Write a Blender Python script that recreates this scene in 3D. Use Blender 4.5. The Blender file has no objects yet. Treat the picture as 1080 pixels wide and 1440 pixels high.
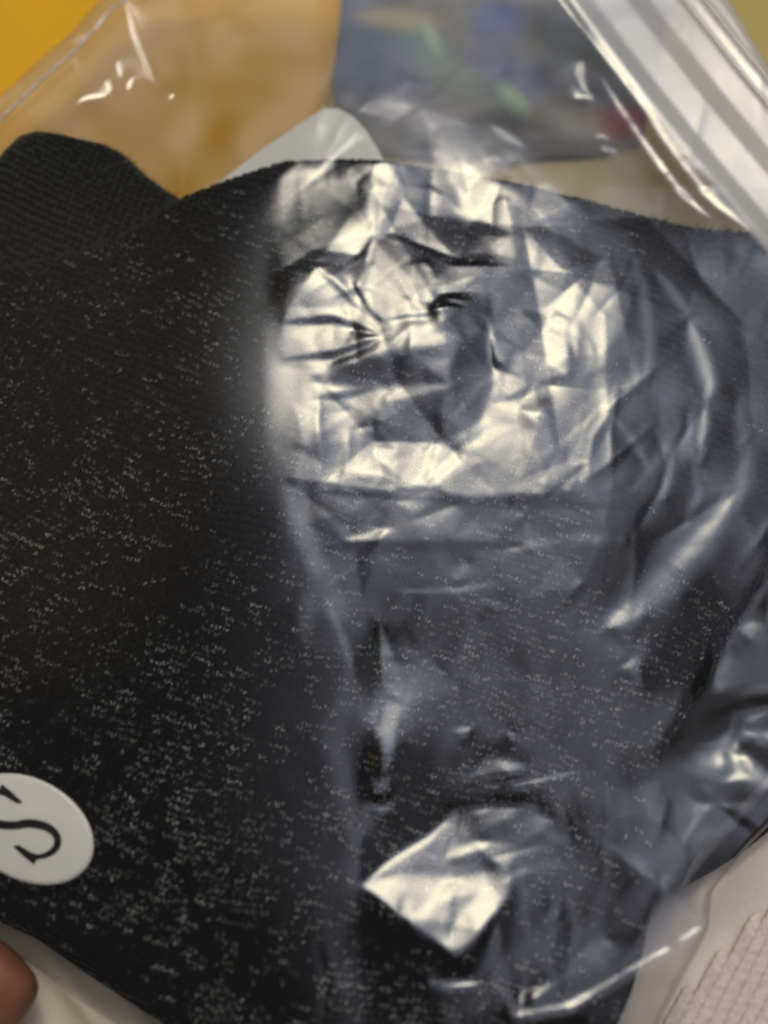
import bpy, bmesh, math
import numpy as np
from mathutils import Vector

sc = bpy.context.scene
COL = sc.collection
RNG = np.random.default_rng(7)

# ------------------------------------------------------------------ camera
TILT = math.radians(20.0)          # camera leans back from straight down
FPX = 1500.0                       # focal length in photo pixels (photo 1080 x 1440)
DIST = 0.27                        # metres from lens to the bag's upper film
ZP = 0.028                         # height of the bag's upper film above the cloth
CAM = np.array([0.0, -DIST * math.sin(TILT), ZP + DIST * math.cos(TILT)])
cam = bpy.data.cameras.new('camera')
cam_o = bpy.data.objects.new('camera', cam)
COL.objects.link(cam_o)
cam_o.location = CAM
cam_o.rotation_euler = (TILT, 0, 0)
cam.sensor_fit = 'VERTICAL'
cam.sensor_height = 24.0
cam.lens = 24.0 * FPX / 1440.0
cam.clip_start = 0.01
cam.clip_end = 50.0
cam.dof.use_dof = True
cam.dof.focus_distance = DIST + 0.002
cam.dof.aperture_fstop = 3.4
sc.camera = cam_o


def P(u, v, z=ZP):
    """photo pixel -> point of the horizontal plane at height z"""
    u = np.asarray(u, float); v = np.asarray(v, float)
    dx = (u - 540) / FPX; dy = (720 - v) / FPX
    c, s = math.cos(TILT), math.sin(TILT)
    wy = dy * c + s; wz = dy * s - c
    t = (z - CAM[2]) / wz
    return np.stack([CAM[0] + dx * t, CAM[1] + wy * t, np.zeros_like(t) + z], -1)


def PX(x, y, z=ZP):
    """point -> photo pixel"""
    c, s = math.cos(TILT), math.sin(TILT)
    rx = x - CAM[0]; ry = y - CAM[1]; rz = z - CAM[2]
    cy = ry * c + rz * s
    cz = -ry * s + rz * c
    return 540 + FPX * rx / -cz, 720 - FPX * cy / -cz


# ------------------------------------------------------------------ world and lamps (indoors)
world = bpy.data.worlds.new('World'); sc.world = world; world.use_nodes = True
bg = world.node_tree.nodes['Background']
bg.inputs[0].default_value = (1.0, 0.96, 0.9, 1); bg.inputs[1].default_value = 0.115

LAMP_Z = 1.3
LC = (592.0, 462.0)                # where the round ceiling lamp mirrors in the flat film


def mirror_point(u, v, z):
    """where the view ray of a pixel ends at height z after mirroring in the flat film"""
    X = P(u, v)
    d = X - CAM; d = d / np.linalg.norm(d, axis=-1, keepdims=True)
    t = (z - ZP) / -d[..., 2]
    return X + np.stack([d[..., 0] * t, d[..., 1] * t, -d[..., 2] * t], -1)


lamp_c = mirror_point(*LC, LAMP_Z)
lamp_r = np.linalg.norm(mirror_point(LC[0] + 205, LC[1], LAMP_Z) - lamp_c)
li = bpy.data.lights.new('ceiling_lamp', 'AREA'); li.shape = 'DISK'; li.size = 2 * lamp_r
li.energy = 2.4; li.color = (1.0, 0.97, 0.90)
lo = bpy.data.objects.new('ceiling_lamp', li); COL.objects.link(lo); lo.location = lamp_c

for k_, (rel, en) in enumerate(((0.70, 0.8), (0.42, 2.2))):      # the frosted shade is brighter towards its bulb
    lc = bpy.data.lights.new('ceiling_lamp_core', 'AREA'); lc.shape = 'DISK'; lc.size = 2 * rel * lamp_r
    lc.energy = en; lc.color = (1.0, 0.87, 0.54)
    lco = bpy.data.objects.new('ceiling_lamp_core', lc); COL.objects.link(lco); lco.location = lamp_c - np.array([0, 0, 0.02 + 0.02 * k_])

# added bluish halo discs: soften the fade around the ceiling lamp's reflection
for k_, (du_, dv_, rel, en) in enumerate(((75, 20, 1.36, 1.25), (150, 40, 1.75, 1.25))):
    gl_ = bpy.data.lights.new('halo_lamp', 'AREA'); gl_.shape = 'DISK'; gl_.size = 2 * rel * lamp_r
    gl_.energy = en; gl_.color = (0.76, 0.82, 1.0)
    glo = bpy.data.objects.new('halo_lamp', gl_); COL.objects.link(glo)
    glo.location = mirror_point(LC[0] + du_, LC[1] + dv_, LAMP_Z + 0.05 + 0.03 * k_)

WIN_Z = 1.65
# a curtained window: bright middle, fading to its sides
for k_, (u0, u1, v0, v1, en) in enumerate(((620, 860, 300, 1300, 0.9), (500, 1000, 200, 1500, 2.2), (375, 1500, 20, 1850, 4.0))):
    wa = mirror_point(float(u0), 700.0, WIN_Z + 0.02 * k_); wb = mirror_point(float(u1), 700.0, WIN_Z + 0.02 * k_)
    wt = mirror_point(600.0, float(v0), WIN_Z + 0.02 * k_); wl = mirror_point(600.0, float(v1), WIN_Z + 0.02 * k_)
    wi = bpy.data.lights.new('window_light', 'AREA'); wi.shape = 'RECTANGLE'
    wi.size = float(wb[0] - wa[0]); wi.size_y = float(wt[1] - wl[1])
    wi.energy = en; wi.color = (0.79, 0.82, 1.0)
    wo = bpy.data.objects.new('window_light', wi); COL.objects.link(wo)
    wo.location = ((wa[0] + wb[0]) / 2, (wt[1] + wl[1]) / 2, WIN_Z + 0.02 * k_)

# added dim warm lamp, unseen: tints the film's reflection yellow-brown at left
wc = mirror_point(20.0, 560.0, 1.7); wx = mirror_point(330.0, 560.0, 1.7); wy = mirror_point(20.0, 250.0, 1.7)
wl_ = bpy.data.lights.new('warm_tint_lamp', 'AREA'); wl_.shape = 'ELLIPSE'
wl_.size = float(2 * (wx[0] - wc[0])); wl_.size_y = float(2 * (wy[1] - wc[1])); wl_.energy = 0.36; wl_.color = (1.0, 0.80, 0.42)
wlo = bpy.data.objects.new('warm_tint_lamp', wl_); COL.objects.link(wlo); wlo.location = wc

sc.view_settings.view_transform = 'Standard'; sc.view_settings.look = 'None'
sc.view_settings.exposure = 0.50; sc.view_settings.gamma = 1.0
sc.view_settings.use_curve_mapping = False
sc.cycles.transparent_max_bounces = 14
sc.cycles.max_bounces = 4
sc.cycles.diffuse_bounces = 2
sc.cycles.glossy_bounces = 2
sc.cycles.use_adaptive_sampling = True
sc.cycles.adaptive_threshold = 0.03
sc.cycles.pixel_filter_type = 'BLACKMAN_HARRIS'
sc.cycles.filter_width = 2.3
sc.cycles.use_denoising = True
sc.cycles.caustics_reflective = False
sc.cycles.caustics_refractive = False


# ------------------------------------------------------------------ helpers
def mat(name):
    m = bpy.data.materials.new(name); m.use_nodes = True
    nt = m.node_tree; nt.nodes.clear()
    out = nt.nodes.new('ShaderNodeOutputMaterial')
    return m, nt, out


def N(nt, kind, **kw):
    n = nt.nodes.new(kind)
    for k, v in kw.items():
        if k.startswith('i_'):
            n.inputs[k[2:].replace('_', ' ')].default_value = v
        else:
            setattr(n, k, v)
    return n


def principled(name, color, rough=0.8, bump=None, vary=0.0, scale=200.0, attr=None, sheen=0.0, sss=0.0, spec=0.3):
    m, nt, out = mat(name)
    b = N(nt, 'ShaderNodeBsdfPrincipled')
    b.inputs['Roughness'].default_value = rough
    b.inputs['Specular IOR Level'].default_value = spec
    b.inputs['Sheen Weight'].default_value = sheen
    b.inputs['Sheen Roughness'].default_value = 0.4
    if sss:
        b.inputs['Subsurface Weight'].default_value = sss
        b.inputs['Subsurface Radius'].default_value = (0.004, 0.0015, 0.0008)
    nt.links.new(b.outputs[0], out.inputs[0])
    tc = N(nt, 'ShaderNodeTexCoord')
    no = N(nt, 'ShaderNodeTexNoise'); no.inputs['Scale'].default_value = scale
    no.inputs['Detail'].default_value = 6.0
    nt.links.new(tc.outputs['Object'], no.inputs['Vector'])
    if attr:
        at = N(nt, 'ShaderNodeAttribute', attribute_name=attr)
        src = at.outputs['Color']
    else:
        rgb = N(nt, 'ShaderNodeRGB'); rgb.outputs[0].default_value = (*color, 1)
        src = rgb.outputs[0]
    mx = N(nt, 'ShaderNodeMix', data_type='RGBA', blend_type='MULTIPLY')
    mx.inputs[0].default_value = vary
    mr = N(nt, 'ShaderNodeMapRange'); mr.inputs[1].default_value = 0.3; mr.inputs[2].default_value = 0.7
    mr.inputs[3].default_value = 0.35; mr.inputs[4].default_value = 1.3
    nt.links.new(no.outputs[0], mr.inputs[0])
    nt.links.new(src, mx.inputs[6]); nt.links.new(mr.outputs[0], mx.inputs[7])
    nt.links.new(mx.outputs[2], b.inputs['Base Color'])
    if bump:
        bp = N(nt, 'ShaderNodeBump'); bp.inputs['Strength'].default_value = bump[0]
        bp.inputs['Distance'].default_value = bump[1]
        n2 = N(nt, 'ShaderNodeTexNoise'); n2.inputs['Scale'].default_value = bump[2]
        n2.inputs['Detail'].default_value = 4.0
        nt.links.new(tc.outputs['Object'], n2.inputs['Vector'])
        nt.links.new(n2.outputs[0], bp.inputs['Height']); nt.links.new(bp.outputs[0], b.inputs['Normal'])
    return m


def film_material(name, refl=2.0, rough=0.15, haze=0.02, tint=(1, 1, 1)):
    """thin clear plastic: see-through, a mirror layer for both faces, a trace of milky haze"""
    m, nt, out = mat(name)
    tr = N(nt, 'ShaderNodeBsdfTransparent'); tr.inputs[0].default_value = (*tint, 1)
    gl = N(nt, 'ShaderNodeBsdfGlossy', distribution='BECKMANN'); gl.inputs['Roughness'].default_value = rough
    df = N(nt, 'ShaderNodeBsdfDiffuse'); df.inputs[0].default_value = (0.85, 0.85, 0.85, 1)
    tl = N(nt, 'ShaderNodeBsdfTranslucent'); tl.inputs[0].default_value = (0.85, 0.85, 0.85, 1)
    hz = N(nt, 'ShaderNodeMixShader'); hz.inputs[0].default_value = 0.5
    nt.links.new(df.outputs[0], hz.inputs[1]); nt.links.new(tl.outputs[0], hz.inputs[2])
    at = N(nt, 'ShaderNodeAttribute', attribute_name='haze')
    ad = N(nt, 'ShaderNodeMath', operation='ADD'); ad.inputs[1].default_value = haze
    nt.links.new(at.outputs['Fac'], ad.inputs[0])
    m1 = N(nt, 'ShaderNodeMixShader')
    nt.links.new(ad.outputs[0], m1.inputs[0]); nt.links.new(tr.outputs[0], m1.inputs[1]); nt.links.new(hz.outputs[0], m1.inputs[2])
    lw = N(nt, 'ShaderNodeLayerWeight'); lw.inputs[0].default_value = 0.5
    # Schlick with both faces of the film
    pw = N(nt, 'ShaderNodeMath', operation='POWER'); pw.inputs[1].default_value = 5.0
    nt.links.new(lw.outputs['Facing'], pw.inputs[0])
    ml = N(nt, 'ShaderNodeMath', operation='MULTIPLY_ADD', use_clamp=True)
    ml.inputs[1].default_value = 0.75; ml.inputs[2].default_value = 0.04 * refl
    nt.links.new(pw.outputs[0], ml.inputs[0])
    m2 = N(nt, 'ShaderNodeMixShader')
    nt.links.new(ml.outputs[0], m2.inputs[0]); nt.links.new(m1.outputs[0], m2.inputs[1]); nt.links.new(gl.outputs[0], m2.inputs[2])
    nt.links.new(m2.outputs[0], out.inputs[0])
    return m


def mesh_obj(name, verts, faces, material, parent=None, smooth=True, loops=None, attrs=None, thing=None):
    """verts (n,3); faces (m,k) array of equal-sized polygons"""
    me = bpy.data.meshes.new(name)
    verts = np.asarray(verts, np.float32)
    if isinstance(faces, np.ndarray):
        k = faces.shape[1]; m = faces.shape[0]
        me.vertices.add(len(verts)); me.vertices.foreach_set('co', verts.ravel())
        me.loops.add(m * k); me.loops.foreach_set('vertex_index', faces.astype(np.int32).ravel())
        me.polygons.add(m); me.polygons.foreach_set('loop_start', np.arange(0, m * k, k, dtype=np.int32))
        me.update(calc_edges=True); me.validate()
    else:
        me.from_pydata([tuple(map(float, p)) for p in verts], [], faces)
    if smooth:
        me.polygons.foreach_set('use_smooth', np.ones(len(me.polygons), bool))
    for an, (kind, data) in (attrs or {}).items():
        a = me.attributes.new(an, kind, 'POINT')
        if kind == 'FLOAT_COLOR':
            a.data.foreach_set('color', np.asarray(data, np.float32).ravel())
        else:
            a.data.foreach_set('value', np.asarray(data, np.float32).ravel())
    me.materials.append(material)
    o = bpy.data.objects.new(name, me); COL.objects.link(o)
    if parent is not None:
        o.parent = parent
    return o


def thing(name, label, cat, loc=(0, 0, 0)):
    o = bpy.data.objects.new(name, None); COL.objects.link(o)
    o.empty_display_size = 0.01
    o['label'] = label; o['category'] = cat
    return o


def tag(o, label, cat):
    o['label'] = label; o['category'] = cat
    return o


def sdist(poly, U, V):
    """signed distance (positive inside) of points to a closed polygon, plus nearest outline point"""
    poly = np.asarray(poly, float)
    best = np.full(U.shape, 1e18); inside = np.zeros(U.shape, bool)
    nx = np.zeros(U.shape); ny = np.zeros(U.shape)
    n = len(poly)
    for i in range(n):
        ax, ay = poly[i]; bx, by = poly[(i + 1) % n]
        ex, ey = bx - ax, by - ay
        t = np.clip(((U - ax) * ex + (V - ay) * ey) / (ex * ex + ey * ey + 1e-12), 0, 1)
        qx = ax + t * ex; qy = ay + t * ey
        d = (U - qx) ** 2 + (V - qy) ** 2
        k = d < best
        best = np.where(k, d, best); nx = np.where(k, qx, nx); ny = np.where(k, qy, ny)
        c = ((ay > V) != (by > V)) & (U < (bx - ax) * (V - ay) / (by - ay + 1e-12) + ax)
        inside ^= c
    d = np.sqrt(best)
    return np.where(inside, d, -d), nx, ny


def line_dist(pts, U, V):
    best = np.full(U.shape, 1e18); par = np.zeros(U.shape)
    pts = np.asarray(pts, float)
    L = np.concatenate([[0], np.cumsum(np.hypot(*np.diff(pts, axis=0).T))])
    for i in range(len(pts) - 1):
        ax, ay = pts[i]; bx, by = pts[i + 1]
        ex, ey = bx - ax, by - ay
        t = np.clip(((U - ax) * ex + (V - ay) * ey) / (ex * ex + ey * ey), 0, 1)
        d = (U - ax - t * ex) ** 2 + (V - ay - t * ey) ** 2
        k = d < best
        best = np.where(k, d, best)
        par = np.where(k, (L[i] + t * (L[i + 1] - L[i])) / L[-1], par)
    return np.sqrt(best), par


def sstep(a, b, x):
    t = np.clip((x - a) / (b - a), 0, 1)
    return t * t * (3 - 2 * t)


def smooth_noise(shape, cells, seed):
    r = np.random.default_rng(seed)
    a = r.standard_normal((cells[0] + 3, cells[1] + 3))
    yy = np.linspace(0, cells[0], shape[0]); xx = np.linspace(0, cells[1], shape[1])
    y0 = yy.astype(int); x0 = xx.astype(int)
    fy = (yy - y0)[:, None]; fx = (xx - x0)[None]
    fy = fy * fy * (3 - 2 * fy); fx = fx * fx * (3 - 2 * fx)
    g = lambda j, i: a[np.ix_(y0 + j, x0 + i)]
    return g(0, 0) * (1 - fy) * (1 - fx) + g(1, 0) * fy * (1 - fx) + g(0, 1) * (1 - fy) * fx + g(1, 1) * fy * fx


def gblur(a, s):
    k = int(3 * s) + 1
    w = np.exp(-0.5 * (np.arange(-k, k + 1) / s) ** 2); w /= w.sum()
    a = np.apply_along_axis(lambda r: np.convolve(np.pad(r, k, mode='edge'), w, 'valid'), 0, a)
    return np.apply_along_axis(lambda r: np.convolve(np.pad(r, k, mode='edge'), w, 'valid'), 1, a)


# ------------------------------------------------------------------ the film's relief
STEP = 0.0005
gx = np.arange(-0.125, 0.125 + 1e-9, STEP)
gy = np.arange(-0.155, 0.190 + 1e-9, STEP)
X, Y = np.meshgrid(gx, gy)
U, V = PX(X, Y)
pt = np.stack([X, Y, np.full_like(X, ZP)], -1)
toC = CAM - pt; toC /= np.linalg.norm(toC, axis=-1, keepdims=True)


def slope_for(qu, qv):
    """film slope that mirrors pixel-target (qu,qv) of the flat film here"""
    T = mirror_point(np.asarray(qu, float), np.asarray(qv, float), LAMP_Z)
    toL = T - pt; toL /= np.linalg.norm(toL, axis=-1, keepdims=True)
    h = toC + toL
    return -h[..., 0] / h[..., 2], -h[..., 1] / h[..., 2]


BAG = [(-210, 345), (-60, 195), (0, 135), (60, 78), (100, 45), (125, 15), (150, -12), (220, -60), (420, -130), (1000, -130),
       (985, -60), (1025, 0), (1055, 50), (1080, 92), (1180, 280), (1200, 900), (1130, 1090), (1085, 1152), (1035, 1205), (990, 1260),
       (982, 1310), (945, 1380), (910, 1450), (890, 1540), (700, 1620), (330, 1580), (205, 1470), (118, 1412), (45, 1358), (-60, 1310), (-210, 1250)]
MAIN = [(-160, 400), (0, 388), (100, 368), (170, 345), (225, 308), (258, 286), (290, 273), (330, 258), (400, 236), (470, 230), (530, 232),
        (620, 243), (720, 260), (850, 293), (950, 318), (1020, 327), (1058, 331), (1075, 360), (1100, 430), (1140, 600), (1120, 730),
        (1082, 795), (1030, 900), (962, 1010), (932, 1065), (922, 1120), (918, 1200), (914, 1270), (902, 1330), (884, 1395), (858, 1455), (800, 1530), (600, 1545),
        (320, 1505), (190, 1424), (112, 1373), (40, 1322), (-60, 1275), (-160, 1230)]
edge_z = 0.0095 + 0.0115 * sstep(420, 150, V)
UB, VB = PX(X, Y, edge_z)
sd_bag, bnx, bny = sdist(BAG, UB, VB)
sd_main, _, _ = sdist(MAIN, U, V)

# gradient targets and weights
Gx = np.zeros_like(X); Gy = np.zeros_like(X); W = np.full_like(X, 0.05)
Cx = np.zeros_like(X); Cy = np.zeros_like(X)            # random crumple, laid over the folds

# the film sinks beyond the thick part of the garment, lower right
low = sstep(20, -90, sd_main) * sstep(640, 800, U + 0.25 * (V - 800)) * sstep(640, 900, V) * sstep(1130, 1010, V)
dropz = -0.0055 * low
# and to the lower left, towards the bag's bottom edge
dropz += -0.008 * sstep(1150, 1480, V + 0.25 * (260 - U)) * sstep(520, -40, U)
dgy, dgx = np.gradient(dropz, STEP)
Gx += dgx; Gy += dgy
W += 0.15 * (np.abs(dropz) > 1e-5)

# --- random crumpling: flat facets between creases (random heights on scattered points, triangulated by nearest planes)
def facets(cell, amp, seed, region):
    """each scattered seed owns a tilted plane; creases run where planes meet"""
    global Cx, Cy, W
    r = np.random.default_rng(seed)
    x0, x1, y0, y1 = -150, 1230, -150, 1560
    nx = int((x1 - x0) / cell); ny = int((y1 - y0) / cell)
    sx = x0 + (np.arange(nx)[None] + r.random((ny, nx))) * cell
    sy = y0 + (np.arange(ny)[:, None] + r.random((ny, nx))) * cell
    tx = r.standard_normal((ny, nx)) * amp; ty = r.standard_normal((ny, nx)) * amp
    sk = r.random((ny, nx)) * math.pi
    ci = np.clip(((U - x0) / cell).astype(int), 0, nx - 1); cj = np.clip(((V - y0) / cell).astype(int), 0, ny - 1)
    best = np.full(U.shape, 1e18); ox = np.zeros_like(U); oy = np.zeros_like(U)
    for dj in (-2, -1, 0, 1, 2):
        for di in (-2, -1, 0, 1, 2):
            a = np.clip(cj + dj, 0, ny - 1); b = np.clip(ci + di, 0, nx - 1)
            du = U - sx[a, b]; dv = V - sy[a, b]
            c = np.cos(sk[a, b]); s = np.sin(sk[a, b])
            e1 = du * c + dv * s; e2 = -du * s + dv * c
            d = e1 * e1 + (e2 * 1.9) ** 2
            k = d < best
            best = np.where(k, d, best); ox = np.where(k, tx[a, b], ox); oy = np.where(k, ty[a, b], oy)
    Cx = Cx + ox * region; Cy = Cy + oy * region
    W = W + 0.06 * region


calm_left = sstep(395, 455, U - 60 * sstep(760, 1000, V) + 40 * sstep(500, 250, V))                       # the left film lies taut over the knit
patch = np.exp(-(((U - 600) / 240) ** 2 + ((V - 460) / 260) ** 2) ** 2) * sstep(360, 410, U)
lowr = sstep(560, 700, U) * sstep(1000, 1100, V)
farr = sstep(-10, -60, sd_main) * sstep(900, 960, U) * sstep(780, 840, V)
topp = sstep(260, 200, V) * 0.8
reg = 0.42 * calm_left + 0.8 * patch + 0.4 * lowr + 0.5 * farr + 0.15 * topp + 0.05
reg *= 1 - np.exp(-(((U - 30) / 150) ** 2 + ((V - 1165) / 130) ** 2) ** 2)
W += 2.0 * (1 - calm_left) * sstep(200, 300, V)
facets(150, 0.022, 11, reg)
facets(70, 0.010, 12, reg)


def blend(mask, sx, sy, w):
    global Gx, Gy, W
    Gx = Gx * (1 - mask) + sx * mask
    Gy = Gy * (1 - mask) + sy * mask
    W = np.maximum(W, w * mask)


def poly_q(pts, q, soft=6, w=2.0, k=1.0, keep=0.6):
    """a facet whose slope mirrors the target q; keeps a share of the crumple on it"""
    s, _, _ = sdist(pts, U, V)
    mk = sstep(-soft, soft, s) * k
    sx, sy = slope_for(np.full_like(U, q[0]), np.full_like(U, q[1]))
    blend(mk, sx * 1.12, sy * 1.12, w)


def stroke_q(pts, width, q=LC, w=4.0, k=1.0, taper=True):
    """a fold along a line whose flank mirrors the target q"""
    d, t = line_dist(pts, U, V)
    ww = width * (np.clip(1.15 - (2 * t - 1) ** 2, 0.15, 1) if taper else 1.0)
    mk = np.exp(-(d / ww) ** 2) * k
    sx, sy = slope_for(np.full_like(U, q[0]), np.full_like(U, q[1]))
    f_ = 1.32 if width <= 7 else 1.18
    sx, sy = sx * f_, sy * f_
    blend(mk, sx, sy, w)


GREY = (640.0, 800.0)          # mirrors the tall window beside the lamp
DARK = (100.0, 300.0)          # mirrors the dim room
LIT = LC
# --- crumples inside the lamp's mirror image
poly_q([(533, 234), (638, 238), (655, 330), (600, 397), (595, 441), (533, 450), (505, 405), (528, 330), (520, 285)], (720, 235), k=0.95)
poly_q([(392, 250), (440, 232), (525, 236), (515, 290), (520, 330), (480, 380), (440, 360), (392, 310)], (480, 380), k=0.8, soft=10)
poly_q([(610, 436), (677, 431), (684, 460), (694, 537), (677, 585), (629, 624), (608, 672), (626, 545), (645, 480)], (830, 640), k=1.0)
poly_q([(436, 532), (533, 498), (612, 484), (605, 532), (523, 545)], (560, 720), k=0.9, soft=9)
poly_q([(545, 560), (620, 548), (620, 640), (575, 672), (540, 640)], (600, 690), k=0.9, soft=12)
poly_q([(735, 250), (800, 330), (830, 450), (815, 540), (770, 570), (800, 640), (860, 600), (880, 430), (840, 310)], (850, 560), k=0.8, soft=14)
poly_q([(690, 360), (740, 340), (795, 420), (800, 500), (745, 530), (700, 500)], (650, 440), k=0.7)
poly_q([(632, 640), (700, 590), (755, 600), (765, 690), (640, 695), (615, 680)], (640, 560), k=0.9)
for pts in ([(385, 330), (440, 375), (500, 425), (540, 452)], [(537, 462), (533, 540), (528, 640)], [(395, 455), (470, 448), (540, 470)],
            [(400, 505), (470, 497), (545, 470)], [(545, 448), (610, 440), (690, 432)], [(658, 330), (625, 380), (598, 440)],
            [(440, 560), (520, 545)], [(700, 560), (740, 548), (800, 520)]):
    stroke_q(pts, 5, (570, 735), w=1.4, k=0.75)
for pts in ([(420, 235), (430, 300), (455, 360), (500, 420), (538, 462)], [(615, 410), (660, 398), (720, 385)], [(560, 375), (575, 405), (592, 435)],
            [(545, 560), (600, 542), (640, 540)], [(630, 420), (700, 440), (790, 470)]):
    stroke_q(pts, 5, LIT, w=4)
# --- fold lines below it
stroke_q([(440, 690), (560, 697), (700, 705), (900, 712)], 5, (600, 900), w=0.5, k=0.6)
poly_q([(455, 705), (600, 702), (780, 708), (880, 735), (760, 758), (480, 765)], (640, 690), k=0.7, soft=14, w=0.5)
stroke_q([(485, 757), (520, 752), (550, 742)], 6, LIT)
stroke_q([(470, 768), (640, 766), (760, 762)], 5, (640, 1000), w=0.8)
stroke_q([(655, 785), (645, 815)], 7, (640, 600)); stroke_q([(560, 830), (640, 828), (695, 818)], 5, (640, 640))
# --- folds on the right
stroke_q([(925, 380), (952, 412), (970, 440)], 9, (745, 470), w=3, k=0.8)
stroke_q([(972, 450), (984, 485), (998, 535), (994, 565)], 14, (690, 490), w=5, k=0.95)
stroke_q([(994, 565), (990, 600), (985, 650)], 7, (730, 520), w=3, k=0.8)
stroke_q([(975, 650), (985, 690), (965, 740)], 8, (790, 560), w=2)
stroke_q([(857, 415), (862, 450), (850, 480), (835, 520)], 12, (735, 490), w=3, k=0.85)
stroke_q([(850, 530), (852, 590), (860, 640)], 9, (790, 540), w=2)
stroke_q([(890, 500), (897, 540)], 8, (780, 520), w=2)
stroke_q([(815, 670), (840, 620), (858, 590)], 5, (760, 800), w=1.2); stroke_q([(830, 660), (845, 640)], 8, (770, 600), w=1)
stroke_q([(870, 590), (900, 630), (922, 670)], 5, (800, 850), w=1.2)
stroke_q([(1035, 695), (1000, 740), (950, 795), (900, 840), (848, 884)], 22, (715, 560), w=3.5, k=0.95)
stroke_q([(1005, 735), (975, 760)], 12, (690, 540), w=4); stroke_q([(905, 850), (858, 878)], 14, (670, 510), w=4)
stroke_q([(848, 884), (880, 925), (905, 965)], 4, (650, 640), w=3)
stroke_q([(700, 255), (735, 290), (770, 360)], 12, (740, 420), w=2); stroke_q([(780, 290), (830, 350), (850, 420)], 12, (800, 500), w=1)
# --- slack folds to the right of the lamp's image
for pts, wd_, q_, w_ in (([(790, 280), (828, 340), (852, 410), (850, 470)], 10, (800, 420), 2), ([(880, 320), (905, 400), (915, 480), (905, 560)], 9, (810, 470), 1.5),
                         ([(820, 560), (808, 620), (800, 690)], 9, (800, 520), 1.5), ([(930, 560), (945, 620), (935, 700)], 10, (850, 560), 1.2),
                         ([(760, 330), (800, 420), (812, 500)], 8, (770, 480), 2), ([(1040, 560), (1050, 640), (1035, 720)], 14, (900, 560), 1.0),
                         ([(890, 690), (930, 640), (960, 590)], 9, (830, 560), 1.0), ([(720, 770), (800, 750), (880, 760)], 8, (720, 690), 1.2),
                         ([(600, 915), (660, 945), (700, 960)], 7, (660, 740), 1.5), ([(610, 925), (630, 985), (645, 1030)], 7, (640, 740), 1.2),
                         ([(795, 1140), (790, 1220), (770, 1300)], 8, (700, 700), 2), ([(722, 1150), (735, 1250), (745, 1360)], 7, (670, 680), 2),
                         ([(860, 1180), (835, 1260), (800, 1340)], 9, (740, 740), 1.5), ([(930, 1240), (900, 1300), (860, 1360)], 9, (760, 740), 1.5),
                         ([(690, 1110), (760, 1096), (830, 1080)], 5, (680, 700), 2), ([(1000, 1110), (960, 1190), (930, 1240)], 12, (800, 740), 1.0)):
    stroke_q(pts, wd_, q_, w=w_)
for pts, wd_, q_, w_ in (([(430, 640), (418, 720), (450, 800), (490, 860), (530, 900)], 16, (620, 720), 0.8), ([(470, 800), (440, 840), (425, 900)], 14, (600, 760), 0.6),
                         ([(500, 960), (470, 1040), (490, 1120), (500, 1200)], 16, (640, 820), 0.8), 
                         ([(700, 1290), (690, 1350), (720, 1420)], 8, (660, 700), 1.5),
                         ([(740, 1150), (790, 1180), (800, 1240)], 9, (690, 700), 1.5)):
    stroke_q(pts, wd_, q_, w=w_)
# --- tall thin fold and the bright lower facet
stroke_q([(535, 880), (546, 930), (548, 1000), (545, 1060), (537, 1090)], 6, (600, 680), w=8)
stroke_q([(548, 960), (547, 1030), (543, 1082)], 5, (600, 600), w=16)
stroke_q([(520, 1110), (545, 1098)], 9, (600, 640), w=3); stroke_q([(522, 1140), (552, 1136)], 5, (600, 640), w=3)
poly_q([(505, 1245), (560, 1205), (606, 1176), (640, 1140), (720, 1136), (790, 1150), (722, 1200), (712, 1265), (680, 1300), (640, 1345), (590, 1312), (550, 1278)],
       (615, 650), w=3, keep=0.5)
poly_q([(508, 1246), (560, 1228), (640, 1236), (690, 1222), (716, 1225), (702, 1275), (664, 1322), (640, 1343), (622, 1328), (668, 1258), (612, 1268), (597, 1306), (555, 1278)],
       (600, 470), w=5, keep=0.8, soft=8)
stroke_q([(512, 1241), (560, 1204), (604, 1178), (640, 1141)], 5, LIT, w=5)
stroke_q([(640, 1140), (700, 1136), (760, 1134)], 4, (620, 600), w=4)
stroke_q([(630, 1205), (660, 1193), (690, 1185)], 7, LIT, w=5)
poly_q([(662, 1094), (690, 1060), (735, 1068), (740, 1084), (700, 1088)], (640, 650), w=2, soft=5)
stroke_q([(640, 1026), (662, 1024)], 7, (620, 600)); stroke_q([(714, 1032), (726, 1030)], 5, (620, 560))
stroke_q([(600, 1386), (650, 1383), (690, 1379)], 4, LIT, w=20)
poly_q([(700, 920), (600, 920), (670, 950), (690, 990), (740, 1010), (760, 960)], (640, 840), w=1, soft=12)
# --- lower seam fold
stroke_q([(728, 1424), (770, 1416), (800, 1411), (835, 1390), (870, 1370), (900, 1352), (940, 1330), (976, 1305)], 6, (600, 520), w=40, taper=False)
stroke_q([(733, 1418), (745, 1385), (757, 1372)], 7, (610, 560), w=5); stroke_q([(768, 1360), (778, 1340), (790, 1315)], 6, (610, 560), w=4)
poly_q([(700, 1220), (770, 1200), (880, 1260), (900, 1330), (830, 1385), (760, 1400), (715, 1330)], (660, 820), w=0.6, soft=25)
stroke_q([(855, 1315), (885, 1260), (918, 1218)], 6, (640, 1250), w=4, taper=False)
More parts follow.
